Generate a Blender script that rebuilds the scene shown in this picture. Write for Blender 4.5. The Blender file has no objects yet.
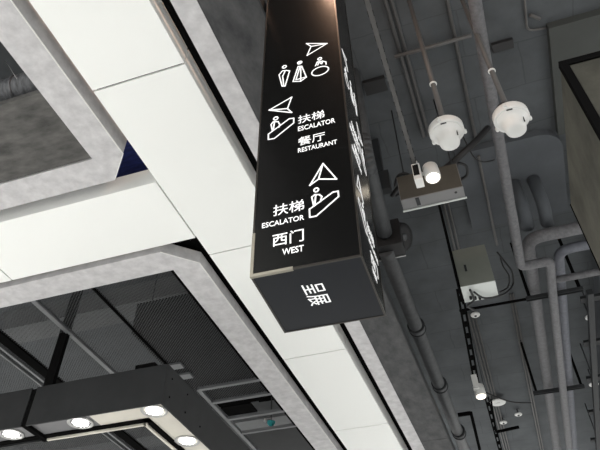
import bpy, bmesh, math, random
from mathutils import Vector, Matrix

random.seed(7)
scene = bpy.context.scene
C = scene.collection
PI = math.pi
EYE = 1.6          # eye height above the floor; all heights below are written above the eye

# ------------------------------------------------------------------ camera
def make_camera():
    el, ro, ya = math.radians(48.463), math.radians(.7354), math.radians(-20.338)
    fw = Vector((math.sin(ya)*math.cos(el), math.cos(ya)*math.cos(el), math.sin(el)))
    r0 = Vector((math.cos(ya), -math.sin(ya), 0))
    u0 = r0.cross(fw)
    r = r0*math.cos(ro) + u0*math.sin(ro)
    u = -r0*math.sin(ro) + u0*math.cos(ro)
    cd = bpy.data.cameras.new('camera')
    cd.sensor_fit = 'HORIZONTAL'
    cd.sensor_width = 36
    cd.lens = 614.95/600*36
    cd.shift_x = (300-284.82)/600          # the photograph is a crop: its optical axis is off centre
    cd.shift_y = -(225-135.44)/600
    cd.clip_start = .02
    co = bpy.data.objects.new('camera', cd)
    m = Matrix((r, u, -fw)).transposed().to_4x4()
    m.translation = (0, 0, EYE)
    co.matrix_world = m
    C.objects.link(co)
    scene.camera = co
make_camera()

# ------------------------------------------------------------------ world, lights, exposure
w = bpy.data.worlds.new('hall_light')
scene.world = w
w.use_nodes = True
bg = w.node_tree.nodes['Background']
bg.inputs[0].default_value = (1, .995, .965, 1)
bg.inputs[1].default_value = .62

def area(name, loc, size, power, col=(1, 1, 1)):
    l = bpy.data.lights.new(name, 'AREA')
    l.shape = 'SQUARE'; l.size = size; l.energy = power; l.color = col
    o = bpy.data.objects.new(name, l)
    o.location = (loc[0], loc[1], loc[2]+EYE)
    C.objects.link(o)
    return o
# ceiling light fields of the hall, shining down on the pale floor, which lights the ceiling from below
area('hall_light', (-5, -6, 4.9), 6, 720, (1, .985, .96))
area('hall_light', (5, -6, 4.9), 6, 720, (1, .985, .96))
area('hall_light', (9, 5, 4.4), 5, 700, (1, .99, .97))
area('hall_light', (-11, 6, 3.2), 5, 900, (1, .98, .95))
area('hall_light', (-1, 19, 4.4), 6, 900, (1, .99, .97))

vs = scene.view_settings
vs.view_transform = 'Standard'
vs.look = 'None'
vs.exposure = 0.63
vs.gamma = 1
vs.use_curve_mapping = False

# ------------------------------------------------------------------ materials
def mat(name, col, rough=.6, metal=0, spec=.5, var=0.0, scale=6, col2=None, bump=0, emit=None, estr=0, detail=4, stretch=None):
    m = bpy.data.materials.new(name)
    m.use_nodes = True
    nt = m.node_tree
    b = nt.nodes['Principled BSDF']
    b.inputs['Roughness'].default_value = rough
    b.inputs['Metallic'].default_value = metal
    b.inputs['Specular IOR Level'].default_value = spec
    b.inputs['Base Color'].default_value = (*col, 1)
    if emit:
        b.inputs['Emission Color'].default_value = (*emit, 1)
        b.inputs['Emission Strength'].default_value = estr
    if var or col2 or bump:
        tc = nt.nodes.new('ShaderNodeTexCoord')
        mp = nt.nodes.new('ShaderNodeMapping')
        if stretch: mp.inputs['Scale'].default_value = stretch
        nt.links.new(tc.outputs['Object'], mp.inputs[0])
        n = nt.nodes.new('ShaderNodeTexNoise')
        n.inputs['Scale'].default_value = scale
        n.inputs['Detail'].default_value = detail
        n.inputs['Roughness'].default_value = .62
        nt.links.new(mp.outputs[0], n.inputs['Vector'])
        rp = nt.nodes.new('ShaderNodeValToRGB')
        rp.color_ramp.elements[0].position = .32
        rp.color_ramp.elements[1].position = .68
        a = tuple(c*(1-var) for c in col); d = col2 or tuple(min(1, c*(1+var)) for c in col)
        rp.color_ramp.elements[0].color = (*a, 1)
        rp.color_ramp.elements[1].color = (*d, 1)
        nt.links.new(n.outputs['Fac'], rp.inputs[0])
        nt.links.new(rp.outputs[0], b.inputs['Base Color'])
        if bump:
            bp = nt.nodes.new('ShaderNodeBump')
            bp.inputs['Strength'].default_value = bump
            bp.inputs['Distance'].default_value = .02
            nt.links.new(n.outputs['Fac'], bp.inputs['Height'])
            nt.links.new(bp.outputs[0], b.inputs['Normal'])
    return m

def slab_mat():
    m = mat('dark_painted_concrete', (.064, .071, .077), .8, var=.22, scale=1.7, bump=.25, detail=8)
    nt = m.node_tree; b = nt.nodes['Principled BSDF']
    src = b.inputs['Base Color'].links[0].from_socket
    tc = nt.nodes.new('ShaderNodeTexCoord')
    ns = nt.nodes.new('ShaderNodeTexNoise'); ns.inputs['Scale'].default_value = 3; ns.inputs['Detail'].default_value = 5
    av = nt.nodes.new('ShaderNodeVectorMath'); av.operation = 'SCALE'; av.inputs['Scale'].default_value = .09
    ad = nt.nodes.new('ShaderNodeVectorMath'); ad.operation = 'ADD'
    nt.links.new(tc.outputs['Object'], ns.inputs['Vector']); nt.links.new(ns.outputs['Color'], av.inputs[0])
    nt.links.new(tc.outputs['Object'], ad.inputs[0]); nt.links.new(av.outputs[0], ad.inputs[1])
    br = nt.nodes.new('ShaderNodeTexBrick')          # casting joints of the slab
    br.inputs['Scale'].default_value = 1; br.inputs['Mortar Size'].default_value = .008
    br.inputs['Brick Width'].default_value = 1.15; br.inputs['Row Height'].default_value = .62
    br.inputs['Color1'].default_value = (1, 1, 1, 1); br.inputs['Color2'].default_value = (.86, .86, .86, 1); br.inputs['Mortar'].default_value = (.45, .45, .45, 1)
    nt.links.new(ad.outputs[0], br.inputs['Vector'])
    mx = nt.nodes.new('ShaderNodeMix'); mx.data_type = 'RGBA'; mx.blend_type = 'MULTIPLY'; mx.inputs[0].default_value = .5
    nt.links.new(src, mx.inputs[6]); nt.links.new(br.outputs['Color'], mx.inputs[7]); nt.links.new(mx.outputs[2], b.inputs['Base Color'])
    return m

M = {
 'floor': mat('pale_floor_tile', (.60, .605, .60), .45, var=.05, scale=2),
 'slab': slab_mat(),
 'beam': mat('dark_painted_beam', (.066, .073, .082), .8, var=.12, scale=2, bump=.2),
 'beam_shaded': mat('shaded_soffit', (.043, .047, .044), .8, var=.12, scale=2, bump=.2),  # soffit in shadow, the shade put into a darker colour
 'beam_lit': mat('lit_beam_grey', (.12, .125, .128), .8, var=.15, scale=2, bump=.2),  # stronger light on the beam undersides put into a lighter grey
 'white': mat('white_coated_panel', (.89, .90, .875), .45, spec=.3),
 'joint': mat('panel_core_black', (.02, .02, .02), .8),
 'cement': mat('light_cement_board', (.45, .44, .45), .7, col2=(.62, .61, .615), var=0.0, scale=9, bump=.06, detail=9),
 'dark_cement': mat('dark_cement_board', (.022, .0235, .026), .75, col2=(.076, .076, .077), scale=4.5, bump=.35, detail=9, stretch=(1.6, .8, 1)),
 'warm_cement': mat('warm_grey_cement_board', (.036, .035, .033), .75, col2=(.115, .111, .104), scale=5, bump=.35, detail=9, stretch=(.8, 1.8, 1)),
 'pillar': mat('beige_cement_board', (.034, .033, .026), .7, spec=.3, col2=(.078, .076, .061), scale=4, bump=.1, detail=9),
 'black': mat('black_metal', (.006, .006, .006), .8, spec=0),
 'dark': mat('charcoal_metal', (.026, .028, .03), .55, spec=.25, var=.1, scale=9),
 'fixture': mat('charcoal_sheet', (.019, .020, .021), .55, spec=.15, var=.12, scale=5),
 'mesh': mat('dark_mesh_wire', (.05, .052, .055), .5, metal=.3),
 'bar': mat('grey_ceiling_bar', (.14, .145, .15), .55),
 'pipe': mat('grey_painted_pipe', (.115, .115, .122), .6, var=.25, scale=22, bump=.2, detail=8),
 'pipe_dark': mat('dark_grey_pipe', (.065, .069, .073), .55, var=.2, scale=14, detail=8),
 'pipe_blue': mat('bluish_grey_pipe', (.125, .132, .155), .6, var=.2, scale=16, detail=8),
 'conduit': mat('painted_conduit', (.088, .085, .083), .55, var=.1, scale=10),
 'duct_wrap': mat('dark_foil_wrap', (.06, .062, .066), .42, metal=.3, col2=(.17, .175, .185), scale=9, bump=.8, detail=6, stretch=(3, 1, 1)),
 'blue': mat('blue_gap_light', (.012, .02, .10), .5, col2=(.03, .05, .26), scale=7, stretch=(1, 5, 1)),
 'acrylic': mat('black_acrylic', (.004, .004, .004), .24, spec=.22),
 'acrylic_under': mat('charcoal_acrylic', (.006, .008, .012), .3, spec=.17),
 'frame': mat('dark_bronze_frame', (.05, .045, .04), .3, metal=.6),
 'frame_pale': mat('worn_lit_frame', (.30, .28, .23), .35, metal=.5),  # peeled frame edge, its reflected light put into the paler metal
 'letter': mat('white_lettering', (.85, .85, .85), .5, emit=(1, 1, 1), estr=.3),
 'enamel': mat('white_enamel', (.74, .74, .72), .35),
 'enamel_grey': mat('grey_enamel', (.17, .17, .172), .4),
 'boxgreen': mat('greenish_grey_enamel', (.165, .175, .152), .5, var=.06, scale=5),
 'boxpale': mat('pale_grey_enamel', (.60, .63, .61), .5),
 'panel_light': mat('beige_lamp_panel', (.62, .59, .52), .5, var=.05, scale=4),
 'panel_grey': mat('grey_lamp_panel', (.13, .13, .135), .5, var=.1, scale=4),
 'rim': mat('satin_lamp_rim', (.42, .42, .41), .3, metal=.6),
 'led': mat('white_led', (1, 1, 1), .5, emit=(1, .98, .95), estr=9),
 'lamp_warm': mat('warm_lamp_lens', (1, .95, .85), .5, emit=(1, .86, .66), estr=2.6),
 'lens_black': mat('glossy_black_plate', (.008, .008, .008), .25),
 'teal': mat('teal_plastic', (.03, .42, .45), .4),
 'cable': mat('black_cable', (.013, .013, .014), .6),
 'steel': mat('bare_steel', (.4, .4, .4), .35, metal=.8),
}

# ------------------------------------------------------------------ builders
class MB:
    """collects shapes; coordinates are metres, heights measured from the eye"""
    def __init__(s): s.bm = bmesh.new()
    def box(s, x0, x1, y0, y1, z0, z1, bev=0):
        v = [s.bm.verts.new((x, y, z)) for z in (z0, z1) for y in (y0, y1) for x in (x0, x1)]
        fs = [s.bm.faces.new([v[i] for i in f]) for f in ((0, 2, 3, 1), (4, 5, 7, 6), (0, 1, 5, 4), (2, 6, 7, 3), (0, 4, 6, 2), (1, 3, 7, 5))]
        if bev:
            es = list({e for f in fs for e in f.edges})
            bmesh.ops.bevel(s.bm, geom=es, offset=bev, segments=2, affect='EDGES', profile=.6)
        return s
    def bar(s, a, b, wdt, hgt, up=(0, 0, 1)):
        a = Vector(a); b = Vector(b); d = (b-a).normalized(); up = Vector(up)
        if abs(d.dot(up)) > .98: up = Vector((0, 1, 0))
        sx = d.cross(up).normalized(); sz = sx.cross(d)
        v = [s.bm.verts.new(p + sx*i*wdt/2 + sz*j*hgt/2) for p in (a, b) for j in (-1, 1) for i in (-1, 1)]
        for f in ((0, 1, 3, 2), (4, 6, 7, 5), (0, 4, 5, 1), (2, 3, 7, 6), (0, 2, 6, 4), (1, 5, 7, 3)):
            s.bm.faces.new([v[i] for i in f])
        return s
    def prism(s, poly, z0, z1):
        area2 = sum(poly[i-1][0]*poly[i][1]-poly[i][0]*poly[i-1][1] for i in range(len(poly)))
        if area2 < 0: poly = poly[::-1]
        lo = [s.bm.verts.new((x, y, z0)) for x, y in poly]; hi = [s.bm.verts.new((x, y, z1)) for x, y in poly]
        s.bm.faces.new(lo[::-1]); s.bm.faces.new(hi)
        n = len(poly)
        for i in range(n): s.bm.faces.new((lo[i], lo[(i+1) % n], hi[(i+1) % n], hi[i]))
        return s
    def tube(s, pts, r, n=14, cap=True):
        pts = [Vector(p) for p in pts]
        rings = []
        d0 = (pts[1]-pts[0]).normalized()
        ref = Vector((0, 0, 1)) if abs(d0.z) < .9 else Vector((1, 0, 0))
        sx = d0.cross(ref).normalized()
        for i, p in enumerate(pts):
            if i == 0: d = pts[1]-p
            elif i == len(pts)-1: d = p-pts[-2]
            else: d = (pts[i+1]-p).normalized() + (p-pts[i-1]).normalized()
            d.normalize()
            sx = (sx - d*sx.dot(d)).normalized(); sy = d.cross(sx)
            rr = r[i] if isinstance(r, (list, tuple)) else r
            rings.append([s.bm.verts.new(p + (sx*math.cos(2*PI*k/n) + sy*math.sin(2*PI*k/n))*rr) for k in range(n)])
        for a, b in zip(rings, rings[1:]):
            for k in range(n):
                f = s.bm.faces.new((a[k], a[(k+1) % n], b[(k+1) % n], b[k])); f.smooth = True
        if cap:
            s.bm.faces.new(rings[0][::-1]); s.bm.faces.new(rings[-1])
        return s
    def lathe(s, prof, o, axis=(0, 0, 1), n=28):
        ax = Vector(axis).normalized(); ref = Vector((1, 0, 0)) if abs(ax.x) < .9 else Vector((0, 1, 0))
        sx = (ref-ax*ref.dot(ax)).normalized(); sy = ax.cross(sx); o = Vector(o)
        rings = [[s.bm.verts.new(o + ax*h + (sx*math.cos(2*PI*k/n)+sy*math.sin(2*PI*k/n))*max(r, .0004)) for k in range(n)] for r, h in prof]
        for a, b in zip(rings, rings[1:]):
            for k in range(n):
                f = s.bm.faces.new((a[k], a[(k+1) % n], b[(k+1) % n], b[k])); f.smooth = True
        s.bm.faces.new(rings[0][::-1]); s.bm.faces.new(rings[-1])
        return s
    def stroke(s, pts, wd, closed=False, y0=-.003, y1=0.0):
        """flat line work on a vertical face: pts are (x, z), raised towards -y"""
        pts = [Vector((p[0], p[1])) for p in pts]
        n = len(pts)
        for i in range(n if closed else n-1):
            a, b = pts[i], pts[(i+1) % n]
            d = (b-a)
            if d.length < 1e-5: continue
            d.normalize(); a = a-d*wd*.35; b = b+d*wd*.35
            q = Vector((-d.y, d.x))*wd/2
            c4 = [a-q, b-q, b+q, a+q]
            f = [s.bm.verts.new((p.x, y0, p.y)) for p in c4]; g = [s.bm.verts.new((p.x, y1, p.y)) for p in c4]
            s.bm.faces.new(f); s.bm.faces.new(g[::-1])
            for k in range(4): s.bm.faces.new((f[k], g[k], g[(k+1) % 4], f[(k+1) % 4]))
        return s
    def mesh(s, name, off=(0, 0, 0)):
        bmesh.ops.translate(s.bm, verts=s.bm.verts, vec=Vector((-off[0], -off[1], -off[2])))
        bmesh.ops.recalc_face_normals(s.bm, faces=s.bm.faces)
        me = bpy.data.meshes.new(name); s.bm.to_mesh(me); s.bm.free()
        return me

def tag(o, label=None, cat=None, group=None, kind=None):
    if label: o['label'] = label
    if cat: o['category'] = cat
    if group: o['group'] = group
    if kind: o['kind'] = kind
    return o

def thing(name, loc, label, cat, group=None, rz=0, kind=None):
    o = bpy.data.objects.new(name, None)
    o.empty_display_size = .1
    o.location = (loc[0], loc[1], loc[2]+EYE); o.rotation_euler = (0, 0, rz)
    o['base'] = [float(c) for c in loc]
    C.objects.link(o)
    return tag(o, label, cat, group, kind)

def root_of(o):
    while o.parent: o = o.parent
    return o

def part(mb, name, m, parent, local=False, label=None, kind=None):
    """a mesh child; coordinates are in the room unless local"""
    off = (0, 0, 0) if local else tuple(root_of(parent)['base'])
    me = mb.mesh(name, off); me.materials.append(M[m] if isinstance(m, str) else m)
    o = bpy.data.objects.new(name, me); C.objects.link(o); o.parent = parent
    return tag(o, label, kind=kind)

def solo(mb, name, m, loc, label=None, cat=None, group=None, kind=None):
    me = mb.mesh(name, loc); me.materials.append(M[m])
    o = bpy.data.objects.new(name, me); o.location = (loc[0], loc[1], loc[2]+EYE); C.objects.link(o)
    return tag(o, label, cat, group, kind)

def copy_tree(o, parent=None):
    c = o.copy(); C.objects.link(c); c.parent = parent
    for ch in list(o.children): copy_tree(ch, c)
    return c

def fillet(pts, r, n=6):
    pts = [Vector(p) for p in pts]; out = [pts[0]]
    for i in range(1, len(pts)-1):
        p = pts[i]; a = (pts[i-1]-p).normalized(); b = (pts[i+1]-p).normalized()
        for k in range(n+1):
            t = k/n
            out.append((p+a*r)*(1-t)**2 + p*2*t*(1-t) + (p+b*r)*t*t)
    return out+[pts[-1]]

H = 3.6            # underside of the suspended ceiling pieces
ZS = 5.7           # underside of the concrete slab

# ------------------------------------------------------------------ setting
fl = solo(MB().box(-16, 16, -14, 28, -EYE-.1, -EYE), 'floor', 'floor', (0, 0, -EYE), kind='structure')
ce = solo(MB().box(-16, 16, -14, 28, ZS, ZS+.3), 'ceiling', 'slab', (0, 0, ZS), kind='structure')
# beams cast with the slab
solo(MB().box(-16, -2.4, 6.9, 7.35, 5.35, ZS), 'trim_1', 'beam_lit', (-8, 7.1, ZS), kind='structure')
solo(MB().box(-16, -2.4, 11.2, 11.7, 5.3, ZS), 'trim_2', 'beam_lit', (-8, 11.4, ZS), kind='structure')
solo(MB().box(1.40, 5.0, .743*5.6, 5.75, 5.60, ZS), 'trim_3', 'beam_shaded', (3, 4.5, ZS), kind='structure')
solo(MB().box(1.75, 5.0, 5.75, 28, 5.42, ZS), 'trim_4', 'beam', (3, 9, ZS), kind='structure')

# ------------------------------------------------------------------ white ceiling strips
WX0, WX1 = -.640*H, -.430*H
T = .19
g = .0075
strip = thing('white_ceiling_strip', (WX0, 2, H), 'long strip of glossy white ceiling panels running past the hanging black sign', 'ceiling panel')
y = .014*H
edges = [-1.132*H, -.559*H, .014*H, .587*H, 1.160*H, 1.735*H, 2.298*H, 2.87*H, 3.44*H]
for a, b in zip(edges, edges[1:]):
    part(MB().box(WX0+g, WX1, a+g, b-g, H, H+T, .003), 'panel', 'white', strip)
part(MB().box(WX0+.03, WX1-.03, edges[0]+.03, edges[-1]-.03, H+.02, H+T-.02), 'core', 'joint', strip)
cross = thing('white_ceiling_strip', (WX0-1, .97*H, H), 'white ceiling strip branching sideways between the two grey framed ceiling rafts', 'ceiling panel')
CY0, CY1 = .868*H, 1.084*H
ex = [-.640*H, -1.20*H, -1.76*H, -2.32*H]
for a, b in zip(ex, ex[1:]):
    part(MB().box(b+g, a-g, CY0, CY1, H, H+T, .003), 'panel', 'white', cross)
part(MB().box(ex[-1]+.03, ex[0]-.03, CY0+.03, CY1-.03, H+.02, H+T-.02), 'core', 'joint', cross)

# ------------------------------------------------------------------ grey rafts
def S(pts, k=H): return [(x*k, y*k) for x, y in pts]
ul = thing('ceiling_raft', (-.9*H, .4*H, H), 'grey cement framed ceiling raft with round duct showing, upper left corner', 'ceiling raft')
hr = .26
part(MB().prism(S([(-.668, -.6), (-.668, .762), (-.729, .830), (-.742, .754), (-.742, -.6)]), H, H+hr), 'border_board', 'cement', ul)
part(MB().prism(S([(-.742, .754), (-.729, .830), (-1.9, .830), (-1.9, .754)]), H, H+hr), 'border_board', 'cement', ul)
part(MB().prism(S([(-.742, .752), (-1.9, .752), (-1.9, .555), (-.742, .555)]), H+.012, H+.06), 'infill_panel', 'warm_cement', ul)
ll = thing('ceiling_raft', (-1.2*H, 1.9*H, H), 'grey cement framed ceiling raft filled with dark wire mesh above the downlight frame', 'ceiling raft')
h2 = .127
part(MB().prism(S([(-.676, 1.182), (-.676, 3.4), (-.757, 3.4), (-.757, 1.188), (-.715, 1.144)]), H, H+h2), 'border_board', 'cement', ll)
part(MB().prism(S([(-.757, 1.188), (-.715, 1.144), (-.754, 1.106), (-2.2, 1.106), (-2.2, 1.188)]), H, H+h2), 'border_board', 'cement', ll)
rr = thing('ceiling_raft', (-.32*H, 1.5*H, H), 'narrow ceiling raft with light cement edge and dark infill behind the black sign', 'ceiling raft')
part(MB().prism(S([(-.394, -.8), (-.394, 3.4), (-.348, 3.4), (-.348, -.8)]), H, H+.15), 'border_board', 'cement', rr)
for a, b in ((-.8, .35), (.35, 1.42), (1.42, 2.5), (2.5, 3.4)):
    part(MB().prism(S([(-.348, a+.001), (-.348, b-.001), (-.243, b-.001), (-.243, a+.001)]), H+.006, H+.13), 'infill_panel', 'dark_cement', rr)
part(MB().prism(S([(-.243, -.8), (-.243, 3.4), (-.240, 3.4), (-.240, -.8)]), H+.002, H+.13), 'edge_trim', 'dark', rr)

part(MB().box(-.428*H, -.396*H, -.8*H, 3.4*H, H+.17, H+.185), 'gap_shade_strip', 'black', rr)  # black strips added above the gaps to deepen their shade
part(MB().box(-.735*H, -.642*H, 1.19*H, 3.4*H, H+.20, H+.215), 'gap_shade_strip', 'black', ll)
part(MB().box(-2.0*H, -.642*H, 1.086*H, 1.19*H, H+.20, H+.215), 'gap_shade_strip', 'black', ll)
for a, b in (((-.668, -.6), (-.668, .762)), ((-.668, .762), (-.729, .830))):
    part(MB().bar((a[0]*H, a[1]*H, H), (b[0]*H, b[1]*H, H), .008, .006), 'edge_bead', 'enamel', ul)
for a, b in (((-.676, 1.182), (-.676, 3.4)), ((-.676, 1.182), (-.754, 1.106))):
    part(MB().bar((a[0]*H, a[1]*H, H), (b[0]*H, b[1]*H, H), .008, .006), 'edge_bead', 'enamel', ll)
# wire mesh infill of the lower raft: crossing diagonal wires, panel by panel
def wire_panel(x0, x1, y0, y1, pitch=.026, wd=.005):
    mb = MB(); z = H+.035
    for sgn in (1, -1):
        c0 = (y0 - sgn*(x1 if sgn > 0 else x0)); c1 = (y1 - sgn*(x0 if sgn > 0 else x1))
        c = c0 + pitch/2
        while c < c1:
            xs = sorted([(y0-c)*sgn, (y1-c)*sgn]); a = max(x0, xs[0]); b = min(x1, xs[1])
            if b-a > .01: mb.bar((a, sgn*a+c, z+sgn*.002), (b, sgn*b+c, z+sgn*.002), wd, .004)
            c += pitch*1.414
    return mb
for x0, x1, y0, y1 in ((-1.9, -1.425, 1.19, 1.84), (-1.425, -1.210, 1.19, 1.84), (-1.210, -1.014, 1.19, 1.84), (-1.014, -.757, 1.19, 1.84),
                       (-.99, -.757, 1.84, 1.945), (-1.9, -.99, 1.84, 3.0)):
    part(wire_panel(x0*H, x1*H, y0*H, y1*H), 'mesh_panel', 'mesh', ll, kind='stuff')
part(MB().box(-.99*H, -.757*H, 1.95*H, 2.4*H, H+.75, H+.78), 'backing_board', 'black', ll)
for x, w_, y0, y1, m in ((-1.425, .13, 1.188, 3.0, 'black'), (-1.463, .03, 1.188, 3.0, 'bar'), (-1.488, .02, 1.188, 3.0, 'bar'), (-1.210, .055, 1.188, 1.84, 'bar'), (-1.014, .018, 1.188, 1.84, 'black'), (-.765, .02, 1.188, 3.4, 'black'), (-.988, .05, 1.84, 2.4, 'bar')):
    part(MB().box(x*H-w_/2, x*H+w_/2, y0*H, y1*H, H+.012, H+.05), 'ceiling_bar', m, ll)
for y, w_ in ((1.84, .05), (1.945, .05), (2.085, .05), (2.215, .04)):
    part(MB().box(-.985*H, -.76*H, y*H-w_/2, y*H+w_/2, H+.006, H+.045), 'ceiling_bar', 'bar', ll)
for yy in (1.665, 1.735): part(MB().box(-1.02*H, -.965*H, yy*H-.05, yy*H+.06, H+.004, H+.03), 'ceiling_plate', 'bar', ll)
part(MB().box(-.975*H, -.77*H, 2.23*H, 3.4*H, H+.02, H+.05), 'infill_panel', 'fixture', ll)
part(MB().box(-.975*H, -.86*H, 2.0*H, 2.07*H, H+.03, H+.05), 'infill_panel', 'black', ll)

# ------------------------------------------------------------------ hanging sign
SZ, SH, SW, SD = 1.45, 2.75, .2275, .435
sign = thing('hanging_sign', (-.603, 1.870, 0), 'tall black box sign with white wayfinding icons and lettering hanging from the ceiling', 'sign', rz=math.radians(1.5))
L = dict(local=True)
fr = .008
part(MB().box(-SW+fr, SW-fr, .002, .02, SZ+fr, SZ+SH), 'front_panel', 'acrylic', sign, **L)
part(MB().box(-SW+fr, SW-fr, SD-.02, SD-.002, SZ+fr, SZ+SH), 'back_panel', 'acrylic', sign, **L)
part(MB().box(SW-.02, SW-.002, fr, SD-fr, SZ+fr, SZ+SH), 'side_panel', 'acrylic', sign, **L)
part(MB().box(-SW+.002, -SW+.02, fr, SD-fr, SZ+fr, SZ+SH), 'side_panel', 'acrylic', sign, **L)
part(MB().box(-SW+.006, SW-.006, .006, SD-.006, SZ+.002, SZ+.014), 'bottom_panel', 'acrylic_under', sign, **L)
part(MB().box(-SW, SW, 0, SD, SZ+SH, SZ+SH+.02), 'top_cap', 'frame', sign, **L)
for sx in (-1, 1):
    for yy in (0, SD):
        part(MB().box(min(sx*SW, sx*(SW-fr)), max(sx*SW, sx*(SW-fr)), yy if yy == 0 else yy-fr, yy+fr if yy == 0 else yy, SZ, SZ+SH), 'corner_frame', 'frame', sign, **L)
part(MB().box(-SW-.001, -SW+.012, -.001, .012, SZ-.001, SZ+.22), 'lit_corner_frame', 'frame_pale', sign, **L)  # lower left frame lengths, beige reflection carried by their paler colour
part(MB().box(-SW+.012, -.05, -.001, .012, SZ-.001, SZ+.012), 'lit_edge_frame', 'frame_pale', sign, **L)
for yy in (0, SD-fr): part(MB().box(-SW+fr, SW-fr, yy, yy+fr, SZ, SZ+fr), 'edge_frame', 'frame', sign, **L)
for xx in (-SW, SW-fr): part(MB().box(xx, xx+fr, fr, SD-fr, SZ, SZ+fr), 'edge_frame', 'frame', sign, **L)
for sx in (-.15, .15):
    part(MB().tube([(sx, SD/2, SZ+SH+.01), (sx, SD/2, ZS+.01)], .012, 10), 'hanger_rod', 'steel', sign, **L)

def text_mesh(s, bold=.012):
    cu = bpy.data.curves.new('lettering', 'FONT'); cu.body = s; cu.offset = bold; cu.extrude = .5; cu.resolution_u = 3
    o = bpy.data.objects.new('lettering', cu); C.objects.link(o)
    bpy.context.view_layer.update()
    me = bpy.data.meshes.new_from_object(o.evaluated_get(bpy.context.evaluated_depsgraph_get()))
    bpy.data.objects.remove(o); bpy.data.curves.remove(cu)
    return me
def lettering(s, fit, bold=.012, frame='front', label=None):
    """fit = (u0, u1, v0, v1) on the face"""
    if frame == 'side': fit = (-fit[1], -fit[0], fit[2], fit[3])
    me = text_mesh(s, bold)
    us = [v.co.x for v in me.vertices]; ws = [v.co.y for v in me.vertices]
    a0, a1, b0, b1 = min(us), max(us), min(ws), max(ws)
    for v in me.vertices:
        u = fit[0] + (v.co.x-a0)/(a1-a0)*(fit[1]-fit[0]); q = fit[2] + (v.co.y-b0)/(b1-b0)*(fit[3]-fit[2]); d = .001 + .001*v.co.z
        v.co = place(frame, u, q, d)
    me.materials.clear(); me.materials.append(M['letter'])
    o = bpy.data.objects.new('lettering', me); C.objects.link(o); o.parent = sign
    if label: o['label'] = label
    return o
def place(frame, u, q, d):
    if frame == 'front': return (u, .002-d, q)
    if frame == 'side': return (SW-.002+d, u+SW-.01, q)
    return (q, u, SZ+.002-d)            # under side: reading away from the viewer, tops to the right
def icon(strokes, frame='front', wd=.0068, label=None):
    if frame == 'side':
        wd = .0045; strokes = [([(-a, b) for a, b in p], c) for p, c in strokes]
    mb = MB()
    for pts, closed in strokes: mb.stroke(pts, wd, closed, -.002, 0)
    for v in mb.bm.verts: v.co = place(frame, v.co.x, v.co.z, .0015 if v.co.y < -.001 else .0002)
    me = mb.mesh('pictogram'); me.materials.append(M['letter'])
    o = bpy.data.objects.new('pictogram', me); C.objects.link(o); o.parent = sign
    if label: o['label'] = label
def ring(cx, cz, rx, rz, n=14, tilt=0):
    out = []
    for k in range(n):
        a, b = rx*math.cos(2*PI*k/n), rz*math.sin(2*PI*k/n)
        out.append((cx + a*math.cos(tilt)-b*math.sin(tilt), cz + a*math.sin(tilt)+b*math.cos(tilt)))
    return out
arrow_r = [(0.1555,2.9488),(0.0345,3.0063),(0.0615,2.9631),(0.0361,2.8832)]
man = [(-0.1279,2.7688),(-0.1088,2.7984),(-0.0853,2.7921),(-0.0666,2.7790),(-0.0919,2.6501),(-0.1086,2.6569)]
man_in = [(-0.0931,2.7879),(-0.1066,2.7473),(-0.0995,2.6592)]
man_h = [(-0.0974,2.8318)][0]
wom = [(-0.0171,2.8005),(-0.0467,2.6733),(-0.0040,2.6579),(0.0285,2.6816),(0.0037,2.7940)]
wom_in = [(-0.0063,2.7958),(-0.0301,2.6820),(0.0211,2.6847)]
wom_in2 = [(-0.0018,2.7900),(-0.0040,2.6579)]
wom_h = [(-0.0075,2.8335)][0]
kid = [(0.1060,2.7045)][0]
kid_b = [(0.0816,2.7623),(0.0933,2.7951),(0.1220,2.7900),(0.1410,2.7739),(0.1415,2.7510)]
kid_b2 = [(0.0946,2.7641),(0.1029,2.7883),(0.1173,2.7667),(0.1218,2.7850)]
kid_h = [(0.1078,2.8181)][0]
arrow_l = [(-0.1779,2.4785),(-0.0542,2.5399),(-0.0772,2.4535),(-0.0542,2.4125)]
step_a = [(-0.1759,2.2892),(-0.0683,2.3682),(-0.0437,2.3644),(-0.0438,2.3283),(-0.1434,2.2463),(-0.1747,2.2491)]
body_a = [(-0.1554,2.3102),(-0.1637,2.3582),(-0.1535,2.3753),(-0.1262,2.3675),(-0.1174,2.3436),(-0.1212,2.3224)]
body_a2 = [(-0.1462,2.3706),(-0.1505,2.3125)]
head_a = [(-0.1397,2.3975)][0]
arrow_u = [(0.0943,1.9951),(0.1512,1.8800),(0.0700,1.9043)]
arrow_u2 = [(0.0700,1.9043),(0.0290,1.8768),(0.0943,1.9951)]
step_b = [(0.0246,1.7396),(0.1305,1.8078),(0.1538,1.8073),(0.1540,1.7766),(0.0531,1.6943),(0.0249,1.6952)]
body_b = [(0.0448,1.7511),(0.0362,1.8055),(0.0501,1.8166),(0.0702,1.8109),(0.0811,1.7972),(0.0741,1.7688)]
body_b2 = [(0.0547,1.8118),(0.0476,1.7546)]
head_b = [(0.0576,1.8421)][0]
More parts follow.
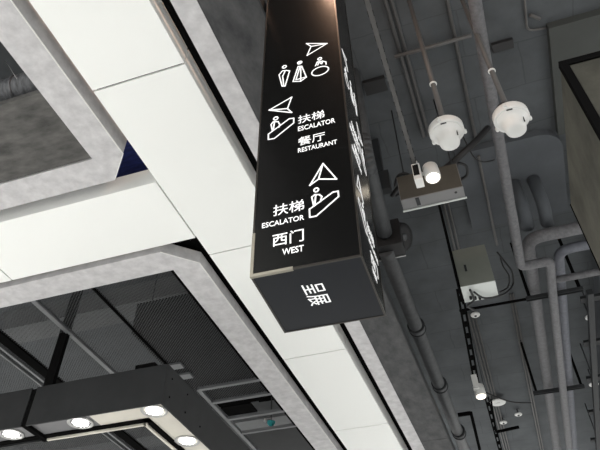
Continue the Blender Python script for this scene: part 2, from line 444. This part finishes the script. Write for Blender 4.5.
for face in ('front', 'side'):
    icon([(arrow_r, True), ([arrow_r[2], arrow_r[0]], False)], face)
    icon([(man, True), (man_in, False), (ring(*man_h, .011, .012), True)], face)
    icon([(wom, True), (wom_in, False), (wom_in2, False), (ring(*wom_h, .012, .012), True), (ring(*wom_h, .005, .005, 6), True)], face)
    icon([(ring(*kid, .047, .037, 22, .12), True), (kid_b, False), (kid_b2, False), (ring(*kid_h, .010, .011), True)], face)
    icon([(arrow_l, True), ([arrow_l[2], arrow_l[0]], False)], face)
    icon([(step_a, True), (body_a, False), (body_a2, False), (ring(*head_a, .011, .012), True)], face)
    icon([(arrow_u, True), (arrow_u2, False)], face, .0065)
    icon([(step_b, True), (body_b, False), (body_b2, False), (ring(*head_b, .010, .011), True)], face, .0065)
    lettering('扶梯', (-0.0214,0.1149,2.3110,2.3723), .004, face)
    lettering('ESCALATOR', (-0.0220,0.1657,2.2561,2.2907), .010, face)
    lettering('餐厅', (-0.0227,0.1115,2.1499,2.2093), .002, face)
    lettering('RESTAURANT', (-0.0232,0.1667,2.1036,2.1336), .010, face)
    lettering('扶梯', (-0.1383,0.0017,1.7420,1.8052), .004, face)
    lettering('ESCALATOR', (-0.1869,0.0005,1.6887,1.7167), .010, face)
    lettering('西门', (-0.1378,-0.0026,1.5782,1.6436), .006, face)
    lettering('WEST', (-0.0947,-0.0037,1.5267,1.5583), .010, face)
lettering('呈展', (.118, .270, -.056, .034), .002, 'under')

# ------------------------------------------------------------------ square frame of downlights, lower left
ZF_ = 2.6
fx = thing('downlight_frame', (-4.2, 6.0, ZF_), 'charcoal hanging frame with round downlights in its underside, lower left', 'light fixture')
X1, Y0, X0, Y1 = -1.150*ZF_, 1.880*ZF_, -2.7*ZF_, 3.4*ZF_       # outer rectangle
HT = .39
wi = .30                                                        # width of the lamp channel
JX = -1.735*ZF_                                                 # joint between two lengths of frame
t_ = .02
def skirt(x0, x1, y0, y1, z0, z1, m='fixture', name='side_sheet'): return part(MB().box(x0, x1, y0, y1, z0, z1, .003), name, m, fx)
skirt(JX+.03, X1, Y0, Y0+t_, ZF_, ZF_+HT); skirt(X0, JX-.03, Y0, Y0+t_, ZF_, ZF_+HT)
skirt(X1-t_, X1, Y0+t_, Y1, ZF_, ZF_+HT)
skirt(X0, X1, Y1, Y1+t_, ZF_, ZF_+HT)
skirt(JX-.03, JX+.03, Y0+.012, Y0+wi+.1, ZF_+.004, ZF_+HT-.01, 'black', 'joint_strip')
zi = ZF_+.035
XI, YI = X1-wi, Y0+wi
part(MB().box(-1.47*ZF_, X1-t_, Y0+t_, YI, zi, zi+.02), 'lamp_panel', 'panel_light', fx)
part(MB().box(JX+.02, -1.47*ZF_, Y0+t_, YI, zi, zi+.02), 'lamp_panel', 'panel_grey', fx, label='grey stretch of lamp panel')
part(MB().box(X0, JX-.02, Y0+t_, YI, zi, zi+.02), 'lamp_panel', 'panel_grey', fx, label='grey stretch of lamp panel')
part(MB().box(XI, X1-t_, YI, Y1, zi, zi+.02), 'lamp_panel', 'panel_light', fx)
# inner side: dark shadow groove and a pale lip
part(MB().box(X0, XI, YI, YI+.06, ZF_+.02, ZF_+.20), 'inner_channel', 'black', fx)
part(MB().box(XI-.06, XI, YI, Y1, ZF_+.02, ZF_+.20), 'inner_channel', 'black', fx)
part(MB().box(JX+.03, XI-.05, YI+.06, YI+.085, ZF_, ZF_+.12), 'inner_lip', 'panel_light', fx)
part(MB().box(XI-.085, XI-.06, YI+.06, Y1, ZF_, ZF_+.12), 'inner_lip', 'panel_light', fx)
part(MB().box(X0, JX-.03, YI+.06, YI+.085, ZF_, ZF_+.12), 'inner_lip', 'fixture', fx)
part(MB().box(X0, X1-t_, Y0+t_, YI+.06, ZF_+HT-.03, ZF_+HT-.005), 'top_sheet', 'fixture', fx)
part(MB().box(XI-.06, X1-t_, YI+.06, Y1, ZF_+HT-.03, ZF_+HT-.005), 'top_sheet', 'fixture', fx)
def scallop(cx, cy, z0, z1, r):
    mb = MB(); n = 48
    pts = [(cx+r*(1+.09*math.cos(12*2*PI*k/n))*math.cos(2*PI*k/n), cy+r*(1+.09*math.cos(12*2*PI*k/n))*math.sin(2*PI*k/n)) for k in range(n)]
    return mb.prism(pts, z0, z1)
for px, py in ((-1.839, 1.938), (-1.527, 1.938), (-1.215, 1.938), (-1.215, 2.215), (-1.215, 2.5), (-1.215, 2.79)):
    cx, cy = px*ZF_-.01, py*ZF_+.03
    d = part(MB().lathe([(.126, .012), (.132, 0), (.126, -.006), (.108, -.004), (.098, .012)], (cx, cy, zi-.006)), 'downlight_rim', 'rim', fx)
    part(scallop(cx, cy, zi-.009, zi-.003, .074), 'led_lens', 'led', d)
    lp = bpy.data.lights.new('downlight', 'SPOT'); lp.energy = 30; lp.spot_size = 1.9; lp.shadow_soft_size = .08; lp.color = (1, .97, .92)
    lo = bpy.data.objects.new('downlight', lp); C.objects.link(lo); lo.location = (cx, cy, zi-.02+EYE)
# posts that carry the frame
for (x, y, w2) in ((-4.42, 4.95, .055), (-6.2, 4.95, .055)):
    part(MB().box(x-w2, x+w2, y, y+.05, ZF_+HT-.01, ZS), 'hanger_post', 'black', fx)
part(MB().box(-3.42, -3.20, 4.98, 5.14, ZF_+HT-.01, ZF_+HT+.10, .005), 'feed_box', 'black', fx)
for k in range(5):
    px, py, pz_ = X1+.004, Y0+.12+.34*(k % 3), ZF_+.11+.18*(k // 3)
    part(MB().lathe([(.009, 0), (.009, .005), (.004, .007)], (X1, py, pz_), (1, 0, 0), 10), 'screw', 'black', fx)

# ------------------------------------------------------------------ duct and odds and ends in the raft openings
dz = H+.55
du = thing('round_duct', (-3.6, .52*dz, dz), 'dark foil wrapped round duct seen through the upper left raft opening', 'duct')
yc = .533*dz
n_ = 60
part(MB().tube([(-7+4.6*k/n_, yc, dz+.006*math.sin(k*2.3)) for k in range(n_+1)], [.125+.004*math.sin(k*1.9) for k in range(n_+1)], 18), 'duct_tube', 'duct_wrap', du)
for k in range(5): part(MB().tube([(-3.55+.3*k-.9, yc, dz), (-3.52+.3*k-.9, yc, dz)], .134, 18), 'duct_band', 'duct_wrap', du)
solo(MB().tube([(-3.346,2.030,4.400), (-3.066,2.033,4.000)], .003, 6), 'hanging_wire', 'steel', (-3.066,2.033,4.000), 'thin bright wire hanging beside the foil wrapped duct', 'wire')
bb = thing('blue_light_board', (-.7*4.1, .8*4.1, 4.1), 'added deep blue board standing for bluish light in the gap at the raft corner', 'board')  # bluish light in the gap, put into the colour of an added board
part(MB().box(-.80*4.1, -.60*4.1, .66*4.1, .92*4.1, 4.1, 4.13, .004), 'board', 'blue', bb)
for xx in (-3.1, -2.6): part(MB().tube([(xx, 3.3, 4.12), (xx, 3.3, ZS)], .006, 6), 'hanger_rod', 'dark', bb)
vd = thing('square_duct', (-4.0, 7.4, 4.4), 'black square duct above the wire mesh beside the downlight frame', 'duct')
part(MB().box(-4.5, -3.25, 6.3, 8.7, 4.4, 4.85, .01), 'duct_body', 'black', vd)
for yy in (6.5, 8.5):
    for xx in (-4.4, -3.35): part(MB().tube([(xx, yy, 4.8), (xx, yy, ZS)], .008, 8), 'hanger_rod', 'dark', vd)
te = thing('ceiling_sensor', (-3.145,8.081,3.750), 'small teal ceiling device with white tip in a dark ceiling opening', 'device')
tp = Vector((-3.145,8.081,3.750))
part(MB().lathe([(.012, -.05), (.05, -.02), (.06, .015), (.03, .03)], tp, n=16), 'dome', 'teal', te)
part(MB().lathe([(.02, 0), (.022, .02), (.015, .04)], tp+Vector((-.09, .0, .03)), n=12), 'tip', 'enamel', te)
part(MB().tube([tp+Vector((-.09, 0, .05)), tp+Vector((-.03, 0, .05)), tp+Vector((0, 0, .02))], .008, 8), 'arm', 'cable', te)
part(MB().tube([tp+Vector((0, 0, .02)), (tp.x, tp.y, ZS)], .008, 8), 'stem', 'cable', te)

# ------------------------------------------------------------------ clad pillar at the right edge
pt = 2.4
pl = thing('clad_pillar', (.64, 2.0, -EYE), 'beige cement clad pillar with black metal corner trim at the right edge', 'pillar')
A0, B0, B1, A1 = .264*pt, .829*pt, 1.266*pt, 2.4
part(MB().box(A0+.01, A1, B0+.01, B1, -EYE, pt-.012), 'core', 'dark', pl)
zz = [-EYE, -.4, .9, pt-.004]
for a, b in zip(zz, zz[1:]):
    part(MB().box(A0, A0+.02, B0+.03, B1, a+.002, b-.002), 'cladding_panel', 'pillar', pl)
    part(MB().box(A0+.034, A1, B0+.004, B0+.02, a+.002, b-.02), 'cladding_panel', 'pillar', pl)
part(MB().box(A0-.006, A0+.030, B0-.006, B0+.030, -EYE, pt), 'corner_trim', 'black', pl)
part(MB().box(A0+.030, A1, B0-.006, B0+.03, pt-.036, pt), 'top_trim', 'black', pl)
part(MB().box(A0-.004, A0+.01, B1-.004, B1+.006, -EYE, pt), 'edge_trim', 'black', pl)

# ------------------------------------------------------------------ big pipes at the right
def pipe(name, m, pts, r, label, fr_=.14, cols=(), group=None, cat='pipe'):
    path = fillet(pts, fr_) if len(pts) > 2 else pts
    base = pts[0]
    t = thing(name, base, label, cat, group)
    part(MB().tube(path, r, 18), 'pipe_run', m, t)
    for p, ax in cols:
        a = Vector(ax).normalized(); p = Vector(p)
        cp = part(MB().lathe([(r+.004, -.045), (r+.014, -.04), (r+.014, .04), (r+.004, .045)], p, a, 20), 'coupling', m, t)
        for o_ in (-.05, .05): part(MB().lathe([(r+.004, -.01), (r+.024, -.008), (r+.024, .008), (r+.004, .01)], p+a*o_, a, 20), 'clamp_band', 'dark', cp)
    return t
pipe('ceiling_pipe', 'pipe', [(.592, -4, 4.6), (.586, 6.80, 4.6), (.928, 6.80, 4.6), (.915, 7.4, 4.6), (.86, 13.5, 4.6)], .056,
     'long grey pipe with a double elbow running beside the right dome speaker', .07)
pipe('ceiling_pipe', 'pipe', [(3.0, 6.68, 4.9), (.755, 6.68, 4.9), (.70, 14, 4.9)], .078, 'thick grey pipe bending out from behind the double elbow', .2)
pipe('ceiling_pipe', 'pipe_blue', [(3.0, 7.02, 4.88), (1.10, 7.02, 4.88), (1.06, 10, 4.88), (1.0, 14, 4.88)], .062, 'bluish grey pipe curving down beside the trapeze hanger', .18)
pipe('ceiling_pipe', 'pipe', [(.935, 7.22, 4.6), (3.0, 7.22, 4.6)], .042, 'short grey branch pipe running towards the clad pillar')
lz = 4.3
pipe('ceiling_pipe', 'pipe_dark', [(-.195*lz, 5.55, lz), (-.200*lz, 14, lz)], .088, 'dark grey drain pipe with clamp rings beside the dark raft edge',
     cols=[((-.195*lz, y_*lz, lz), (0, 1, 0)) for y_ in (1.683, 2.061, 2.452, 2.8)])
pipe('ceiling_pipe', 'pipe_dark', fillet([(-.160*4.45, 4.1, ZS), (-.160*4.45, 4.25, 4.5), (-.180*4.45, 1.215*4.45, 4.42)], .2), .084, 'short dark pipe end showing just right of the sign')
fl_ = thing('pipe_flange', (-.19*4.35, 1.27*4.35, 4.35), 'black box with round ring where the dark pipes meet, right of sign', 'flange')
part(MB().box(-.224*4.3, -.147*4.3, 1.265*4.3, 1.318*4.3, 4.27, 4.62, .01), 'flange_box', 'cable', fl_)
part(MB().box(-.222*4.3, -.150*4.3, 1.318*4.3, 1.322*4.3, 4.262, 4.275), 'plate_edge', 'steel', fl_)
fc = Vector((-0.658,5.636,4.500))
part(MB().lathe([(.10, -.05), (.155, -.05), (.165, -.03), (.165, .03), (.155, .05), (.10, .05)], fc, (1, -.35, -.55), 28), 'flange_ring', 'cable', fl_)
part(MB().lathe([(.02, -.06), (.045, -.055), (.045, .055), (.02, .06)], fc, (1, -.35, -.55), 16), 'flange_hub', 'pipe_dark', fl_)

# trapeze hangers
def trapeze(x0, x1, y, z, label, ztop=ZS, extra=None):
    t = thing('pipe_hanger', ((x0+x1)/2, y, z), label, 'hanger', 'trapeze hangers under the grey pipes')
    part(MB().box(x0, x1, y-.03, y-.022, z-.02, z+.03).box(x0, x1, y+.022, y+.03, z-.02, z+.03).box(x0, x1, y-.025, y+.025, z+.02, z+.03), 'cross_bar', 'dark', t)
    for xx in (x0+.05, x1-.04):
        part(MB().box(xx-.02, xx+.02, y-.012, y+.012, z, ztop), 'hanger_strap', 'black', t)
    return t
trapeze(.60, 1.33, 7.80, 4.755, 'nearer black trapeze hanger under the parallel grey pipes')
trapeze(.46, 1.25, 10.60, 4.755, 'farther black trapeze hanger under the parallel grey pipes')
solo(MB().bar((-.29, 7.79, 4.76), (.6, 7.79, 4.755), .022, .03), 'strut_bar', 'black', (-.2, 7.79, 4.76), 'thin black strut running from the track to the nearer hanger', 'bar')

# ------------------------------------------------------------------ conduits on the slab
def conduit(pts, r, label, m='conduit', group='conduits on the slab', name='conduit'):
    return solo(MB().tube(fillet(pts, .08) if len(pts) > 2 else pts, r, 10), name, m, pts[0], label, 'conduit', group)
zc = ZS-.03
conduit([(-.027*zc, -3, zc), (-.024*zc, 5.3, zc)], 0.02, 'left one of two thin twin conduits passing the left dome speaker')
conduit([(-.017*zc, -3, zc), (-.013*zc, 5.3, zc)], 0.02, 'right one of two thin twin conduits passing the left dome speaker')
conduit([(.081*zc, -3, zc), (.081*zc, 5.6, zc)], .02, 'straight conduit between the two white dome speakers')
conduit([(-.037*zc, .703*zc, zc-.05), (.11*zc, .703*zc, zc-.05)], .022, 'conduit crossing sideways above the dome speakers')
conduit([(.086*zc, 1.6*zc, zc), (.084*zc, 16, zc)], .016, 'left one of twin conduits beside the trapeze hangers')
conduit([(.094*zc, 1.6*zc, zc), (.092*zc, 16, zc)], .016, 'right one of twin conduits beside the trapeze hangers')
for k, nm in enumerate(('left', 'middle', 'right')):
    conduit([((-.040+.009*k)*zc, 1.66*zc, zc), ((-.052+.009*k)*zc, 16, zc)], .015, nm + ' one of three thin conduits above the white round disc')
for k, nm in enumerate(('left', 'right')):
    conduit([((-.022+.010*k)*zc, 1.16*zc, zc), ((-.026+.010*k)*zc, 1.37*zc, zc)], .014, nm + ' short conduit between the grey tray box and pale cabinet')
conduit([(.217*zc, .55*zc, zc), (.211*zc, .735*zc, zc), (.246*zc, .74*zc, zc)], .012, 'thin conduit with a square bend near the beam')
conduit([(1.241,3.969,5.660), (1.335,4.053,5.660)], .02, 'short stub conduit by the square bend')
solo(MB().box(.143*ZS, .183*ZS, .739*ZS, .759*ZS, ZS-.05, ZS, .005), 'slab_plate', 'cable', (.163*ZS, .75*ZS, ZS), 'dark rectangular plate on the slab beside the grey pipe', 'plate')
solo(MB().box(-.112*ZS, -.067*ZS, .744*ZS, .777*ZS, ZS-.06, ZS, .005), 'slab_plate', 'cable', (-.09*ZS, .76*ZS, ZS), 'dark rectangular plate on the slab right of the sign', 'plate')
b1 = Vector((-0.770,5.210,5.200))
solo(MB().box(b1.x-.09, b1.x+.09, b1.y-.05, b1.y+.05, b1.z-.05, ZS-.001, .004), 'cable_box', 'dark', tuple(b1), 'upper small dark grey box just right of the sign', 'box')
b2 = Vector((-0.706,5.207,4.900))
solo(MB().box(b2.x-.08, b2.x+.08, b2.y-.03, b2.y+.07, b2.z-.04, b1.z-.0505, .004), 'cable_box', 'dark', tuple(b2), 'lower small dark grey box just right of the sign', 'box')
# shallow flat duct with a rounded corner
def rrect(x0, x1, y0, y1, r, n=6):
    o = [(x0, y0)]
    for k in range(n+1):
        a = -PI/2+PI/2*k/n; o.append((x1-r+r*math.cos(a), y0+r+r*math.sin(a)))
    return o+[(x1, y1), (x0, y1)]
solo(MB().prism(rrect(.03*5.6, .258*5.6, 1.012*5.6, 7.2, .3), 5.6, ZS), 'flat_duct', 'beam', (.8, 5.8, 5.6), 'flat dark duct with rounded corner under the slab behind the pipe', 'duct')
for k, xx in enumerate((.158, .205)):
    solo(MB().tube(fillet([(xx*5.1, 6.42, 5.6), (xx*5.1, 6.42, 5.16), (xx*5.1, 6.70, 5.07)], .1), .08, 16), 'pipe_stub', 'beam', (xx*5.1, 6, 5.1), ('left', 'right')[k]+' dim bluish pipe stub above the thick bent pipe', 'pipe', 'dim stubs above the bend')

conduit([(.079*5.57, 5.75, 5.57), (.079*5.57, 7.6, 5.57)], .018, 'straight conduit between the tray box and the grey double elbow pipe')
# ------------------------------------------------------------------ white dome speakers on poles
def dome(cx, cy, z, label, tilt):
    t = thing('dome_speaker', (cx, cy, z), label, 'speaker', 'white dome speakers on poles')
    R = .128
    o = (cx, cy, z)
    part(MB().lathe([(R*.96, .070), (R, .062), (R, .012), (R*.985, .004), (R*.93, 0)], o, n=40), 'rim', 'enamel', t)
    part(MB().lathe([(R*.93, .004), (R*.86, -.008), (R*.74, -.02), (R*.66, -.045), (R*.60, -.085), (R*.55, -.112), (R*.42, -.126), (0.002, -.13)], o, n=40), 'dome', 'enamel', t)
    part(MB().lathe([(R*.9, 0), (R*.7, .02), (.03, .035), (.022, .06)], (cx, cy, z+.068), n=24), 'back_cover', 'enamel_grey', t)
    part(MB().box(cx-.03, cx+.012, cy-R*.90, cy-R*.86, z-.009, z+.002), 'name_mark', 'cable', t)
    for a in (.35, 2.5, 4.45):
        part(MB().lathe([(.012, -.008), (.014, 0), (.014, .02), (.010, .026)], (cx+(R+.008)*math.cos(a), cy+(R+.008)*math.sin(a), z+.02), n=10), 'lug', 'enamel', t)
    part(MB().box(cx+R*.50, cx+R*.56, cy-.05, cy-.044, z-.09, z-.02), 'seam', 'cable', t)
    part(MB().tube([(cx, cy, z+.10), (cx, cy, ZS)], .021, 12), 'pole', 'conduit', t)
    part(MB().lathe([(.024, 0), (.03, .003), (.03, .012), (.024, .015)], (cx, cy, z+.60), n=16), 'pole_ring', 'enamel', t)
    part(MB().lathe([(.05, 0), (.052, .04), (.02, .05)], (cx-.02, cy, z+.12), n=14), 'pole_joint', 'cable', t)
    return t
dz1 = 3.42
dome(.0250*dz1, .942*dz1, dz1, 'white dome speaker on a pole, left of the pair', 0)
dome(.161*dz1, .950*dz1, dz1, 'white dome speaker on a pole, beside the grey pipe', 0)

# ------------------------------------------------------------------ lighting tracks and spotlights
def track(a, b, label, wd=.036, pitch=.45, rods=(.03, .97), rail='black'):
    t = thing('lighting_track', a, label, 'track')
    if wd > .05:
        for o_ in (-.4, .4): part(MB().bar(Vector(a)+Vector((o_*wd, 0, 0)), Vector(b)+Vector((o_*wd, 0, 0)), wd*.38, .03), 'rail', rail, t)
    else: part(MB().bar(a, b, wd, .03), 'rail', rail, t)
    d = (Vector(b)-Vector(a)); n = int(d.length/pitch)
    for k in range(n):
        p = Vector(a)+d*(k+.5)/n
        part(MB().bar(p, p+d.normalized()*pitch*.4, wd+.012, .014), 'clip', 'dark' if wd < .05 else 'black', t)
    for f in rods:
        p = Vector(a)+d*f
        part(MB().tube([p, (p.x, p.y, ZS)], .006, 6), 'hanger_rod', 'dark', t)
    return t
tz = 3.98
track((-.047*tz, -1.5, tz), (-.061*tz, 1.06*tz, tz), 'black lighting track leading to the lit spotlight near the sign', .034, .11, (.2, .55), 'conduit')
tz2 = 4.5
track((-.043*tz2, 1.53*tz2, tz2), (-.080*tz2, 2.14*tz2, tz2), 'black lighting track from pale cabinet to the far lit spotlight', .075, .3, (.01,))
track((-.060*tz2, 2.26*tz2, tz2+.1), (-.075*tz2, 3.1*tz2, tz2+.1), 'black lighting track beyond the far spotlight at the bottom edge', .06, .3, (.01,))

def spotlight(p, label, s=1.0, power=7, off=(.105, .02, .14), group='lit white spotlights'):
    x, y, z = p
    t = thing('track_spotlight', p, label, 'spotlight', group)
    part(MB().box(x-.018*s, x+.018*s, y-.015*s, y+.015*s, z+.15*s, z+.22*s, .004), 'adapter', 'enamel', t)
    d = part(MB().box(x-.032*s, x+.032*s, y-.055*s, y+.055*s, z-.02*s, z+.15*s, .005), 'driver_box', 'enamel', t)
    if off[0] > .08: part(MB().box(x-.026*s, x+.020*s, y-.058*s, y-.054*s, z+.02*s, z+.135*s), 'face_plate', 'lens_black', d)
    ax = Vector((.05, -.10, -1)).normalized()
    c0 = Vector((x+off[0]*s, y+off[1]*s, z+off[2]*s))
    part(MB().lathe([(.045*s, -.01*s), (.062*s, 0), (.064*s, .12*s), (.060*s, .135*s), (.050*s, .128*s)], c0, ax, 26), 'lamp_barrel', 'enamel', t)
    part(MB().lathe([(.052*s, 0), (.052*s, .008*s), (.03*s, .012*s)], c0+ax*.126*s, ax, 22), 'lamp_lens', 'lamp_warm', t)
    if off[0] > .08: part(MB().bar((x+.025*s, y+.02*s, z+.09*s), (x+.06*s, y+.02*s, z+.09*s), .02*s, .02*s), 'swivel', 'enamel', t)
    l = bpy.data.lights.new('spotlight_beam', 'SPOT'); l.energy = power; l.color = (1, .86, .68); l.spot_size = 1.3; l.shadow_soft_size = .05
    lo = bpy.data.objects.new('spotlight_beam', l); C.objects.link(lo)
    lo.location = c0+ax*.16*s+Vector((0, 0, EYE)); lo.rotation_euler = ax.to_track_quat('-Z', 'Y').to_euler()
    return t
spotlight((-.062*3.76, 1.068*3.76, 3.76), 'lit white spotlight beside the grey tray box near the sign', 1.1)
spotlight((-.0815*4.28, 2.13*4.28, 4.28), 'lit white spotlight far away beside the white round disc', 1.25, 9, (.02, .05, .05))
pb = thing('pendant_bulb', (-.45, 1.5, 4.6), 'warm glowing pendant bulb just above the sign', 'lamp')
part(MB().lathe([(.005, -.06), (.035, -.05), (.05, -.01), (.035, .035), (.02, .06)], (-.45, 1.5, 4.6), n=20), 'bulb', 'lamp_warm', pb)
part(MB().lathe([(.021, .055), (.024, .06), (.024, .12), (.01, .13)], (-.45, 1.5, 4.6), n=16), 'socket', 'black', pb)
part(MB().tube([(-.45, 1.5, 4.72), (-.45, 1.5, ZS)], .004, 8), 'cord', 'cable', pb)
l = bpy.data.lights.new('pendant_glow', 'POINT'); l.energy = 28; l.color = (1, .62, .42); l.shadow_soft_size = .06
lo = bpy.data.objects.new('pendant_glow', l); C.objects.link(lo); lo.location = (-.45, 1.5, 4.6-.12+EYE)

# ------------------------------------------------------------------ boxes under the slab
zb = 4.2
tb = thing('tray_box', (-.045*zb, 1.13*zb, zb), 'long grey steel tray box with brown side behind the near spotlight', 'box')
part(MB().box(-.118*zb, .031*zb, 1.122*zb, 1.160*zb, zb+.012, zb+.34, .006), 'body', 'enamel_grey', tb)
part(MB().box(-.116*zb, .029*zb, 1.1215*zb-.003, 1.1222*zb, zb+.02, zb+.335), 'side_sheet', mat('brown_sheet', (.075, .068, .055), .6, var=.1), tb)
part(MB().box(-.120*zb, .034*zb, 1.159*zb, 1.163*zb, zb, zb+.012), 'bottom_lip', 'boxpale', tb)
part(MB().lathe([(.014, 0), (.014, -.004)], (.012*zb, 1.136*zb, zb+.012), n=12), 'knockout', 'cable', tb)
part(MB().box(-.083*zb, -.074*zb, 1.125*zb, 1.15*zb, zb+.002, zb+.014), 'bracket', 'dark', tb)
for xx in (-.10, .02): part(MB().tube([(xx*zb, 1.14*zb, zb+.3), (xx*zb, 1.14*zb, ZS)], .008, 8), 'hanger_rod', 'dark', tb)
cb = thing('electrical_cabinet', (.008*zb, 1.56*zb, zb), 'greenish grey electrical cabinet with pale underside hanging below the slab', 'cabinet')
part(MB().box(-.039*zb, .055*zb, 1.521*zb, 1.600*zb, zb+.006, zb+.53, .006), 'body', 'boxgreen', cb)
part(MB().box(-.039*zb, .055*zb, 1.521*zb, 1.600*zb, zb, zb+.006), 'bottom_plate', 'boxpale', cb)
part(MB().box(-.016*zb, -.010*zb, 1.521*zb-.006, 1.521*zb+.001, zb+.20, zb+.29), 'latch', 'dark', cb)
part(MB().box(-.047*zb, -.041*zb, 1.515*zb, 1.60*zb, zb-.02, ZS), 'support_strap', 'black', cb)
for k in range(3):
    x = (-.02+.012*k)*zb
    part(MB().lathe([(.016, 0), (.016, -.03), (.010, -.04)], (x, (1.575+.005*k)*zb, zb), n=10), 'cable_gland', 'cable', cb)

def cable(pts, r, label, m='cable', group='loose black cables'):
    # smooth curve through the points
    P_ = [Vector(p) for p in pts]; out = []
    for i in range(len(P_)-1):
        p0 = P_[max(i-1, 0)]; p1 = P_[i]; p2 = P_[i+1]; p3 = P_[min(i+2, len(P_)-1)]
        for k in range(6):
            t = k/6
            out.append(.5*((2*p1)+(p2-p0)*t+(2*p0-5*p1+4*p2-p3)*t*t+(3*p1-p0-3*p2+p3)*t**3))
    out.append(P_[-1])
    return solo(MB().tube(out, r, 8), 'cable', m, pts[0], label, 'cable', group)
cable([(0.571,4.965,5.200), (0.393,4.822,4.900), (0.215,4.813,4.750), (0.020,4.912,4.700), (-0.164,4.976,4.700)], .035, 'thick black hose slanting above the grey tray box')
cable([(0.152,4.879,4.700), (0.225,4.952,4.700), (0.214,5.092,4.700), (0.121,5.141,4.700), (0.054,5.085,4.700)], .016, 'black cable loop at the right end of the tray box')
cable([(-0.544,4.897,4.600), (-0.480,4.758,4.600), (-0.374,4.764,4.600), (-0.352,4.915,4.600), (-0.456,4.994,4.600), (-0.570,5.055,4.600)], .014, 'black cable coil at the left end of the tray box')
cable([(-0.597,4.931,4.500), (-0.483,4.808,4.500), (-0.345,4.761,4.500), (-0.255,4.758,4.600)], .024, 'thick black cable crossing behind the near spotlight')
cable([(0.312,5.412,5.620), (0.373,5.569,5.400), (0.475,5.693,5.400), (0.614,5.895,5.585)], .009, 'thin black cable sagging beside the grey pipe')
cable([(0.377,6.971,5.000), (0.441,7.076,4.900), (0.493,7.176,4.800), (0.467,7.294,4.700), (0.358,7.134,4.500), (0.236,6.710,4.200), (0.063,6.639,4.165), (-0.030,6.478,4.165)], .012, 'black cable looping from the slab under the electrical cabinet')
cable([(0.403,7.069,5.000), (0.407,7.155,4.900), (0.447,7.252,4.800), (0.398,7.341,4.700), (0.275,7.105,4.500)], .010, 'inner black cable looping right of the electrical cabinet')
cable([(-0.068,6.422,4.165), (-0.054,6.642,4.165), (-0.140,6.745,4.165), (-0.067,7.107,4.300)], .014, 'short black cable dropping from the cabinet underside')
cable([(-0.292,10.814,5.000), (-0.163,10.902,4.950), (0.103,11.340,5.000), (0.429,11.945,5.200)], .012, 'black cable strung from the far spotlight to the right')
for k, (a, b) in enumerate((((-0.801,10.624,4.600), (-0.586,10.619,4.600)),)):
    fr2 = thing('angle_frame', a, 'black angle frame beside the dark drain pipe at the bottom edge', 'frame')
    part(MB().bar(a, b, .05, .05), 'cross_bar', 'black', fr2)
    part(MB().bar(b, (-0.670,12.405,4.600), .05, .05), 'long_bar', 'black', fr2)
fr3 = thing('angle_frame', (-0.289,12.249,4.900), 'black angle frame below the two small white discs', 'frame')
part(MB().bar((-0.306,12.243,4.900), (0.114,12.161,4.900), .04, .04), 'cross_bar', 'black', fr3)
part(MB().bar((-0.228,10.923,4.900), (-0.306,12.243,4.900), .03, .03), 'long_bar', 'black', fr3)

# ------------------------------------------------------------------ round ceiling fittings
def disc(p, r, label, m='enamel', stem=True):
    t = thing('ceiling_disc', p, label, 'ceiling fitting', 'small white round ceiling fittings')
    part(MB().lathe([(r*.5, .035), (r, .02), (r, .004), (r*.9, -.002), (r*.3, -.008)], p, n=24), 'cover', m, t)
    part(MB().lathe([(r*.30, -.006), (r*.26, -.018)], p, n=12), 'sensor_eye', 'dark' if r < .08 else m, t)
    if stem: part(MB().tube([(p[0], p[1], p[2]+.02), (p[0], p[1], ZS)], .010, 8), 'stem', 'dark', t)
    return t
disc((-0.147,12.611,5.580), 0.150, 'large white round disc beside the far spotlight')
disc((-0.114,9.352,5.580), 0.074, 'small white disc just under the electrical cabinet')
disc((-0.150,13.554,5.580), 0.074, 'small white disc left of two near the bottom edge')
disc((0.177,13.276,5.580), 0.074, 'small white disc right of two near the bottom edge')
disc((1.582,9.708,5.400), 0.074, 'small white disc on the far right, upper of two')
disc((1.584,12.041,5.400), 0.084, 'small white disc on the far right, lower of two')
# dark trunking at the far right
tr = thing('cable_trunking', (1.5, 9, 4.75), 'dark cable trunking with cross plates at the far right', 'trunking')
part(MB().box(1.37, 1.45, 7.9, 15, 4.72, 4.80, .004), 'rail', 'dark', tr)
part(MB().box(1.62, 1.70, 7.9, 15, 4.72, 4.80, .004), 'rail', 'dark', tr)
for yy in (8.1, 9.3, 10.45, 11.7, 12.9): part(MB().box(1.30, 1.76, yy, yy+.12, 4.80, 4.84), 'cross_plate', 'dark', tr)
for yy in (8.4, 10.5, 12.8): part(MB().tube([(1.41, yy, 4.8), (1.41, yy, 5.42)], .01, 8), 'hanger_rod', 'dark', tr)
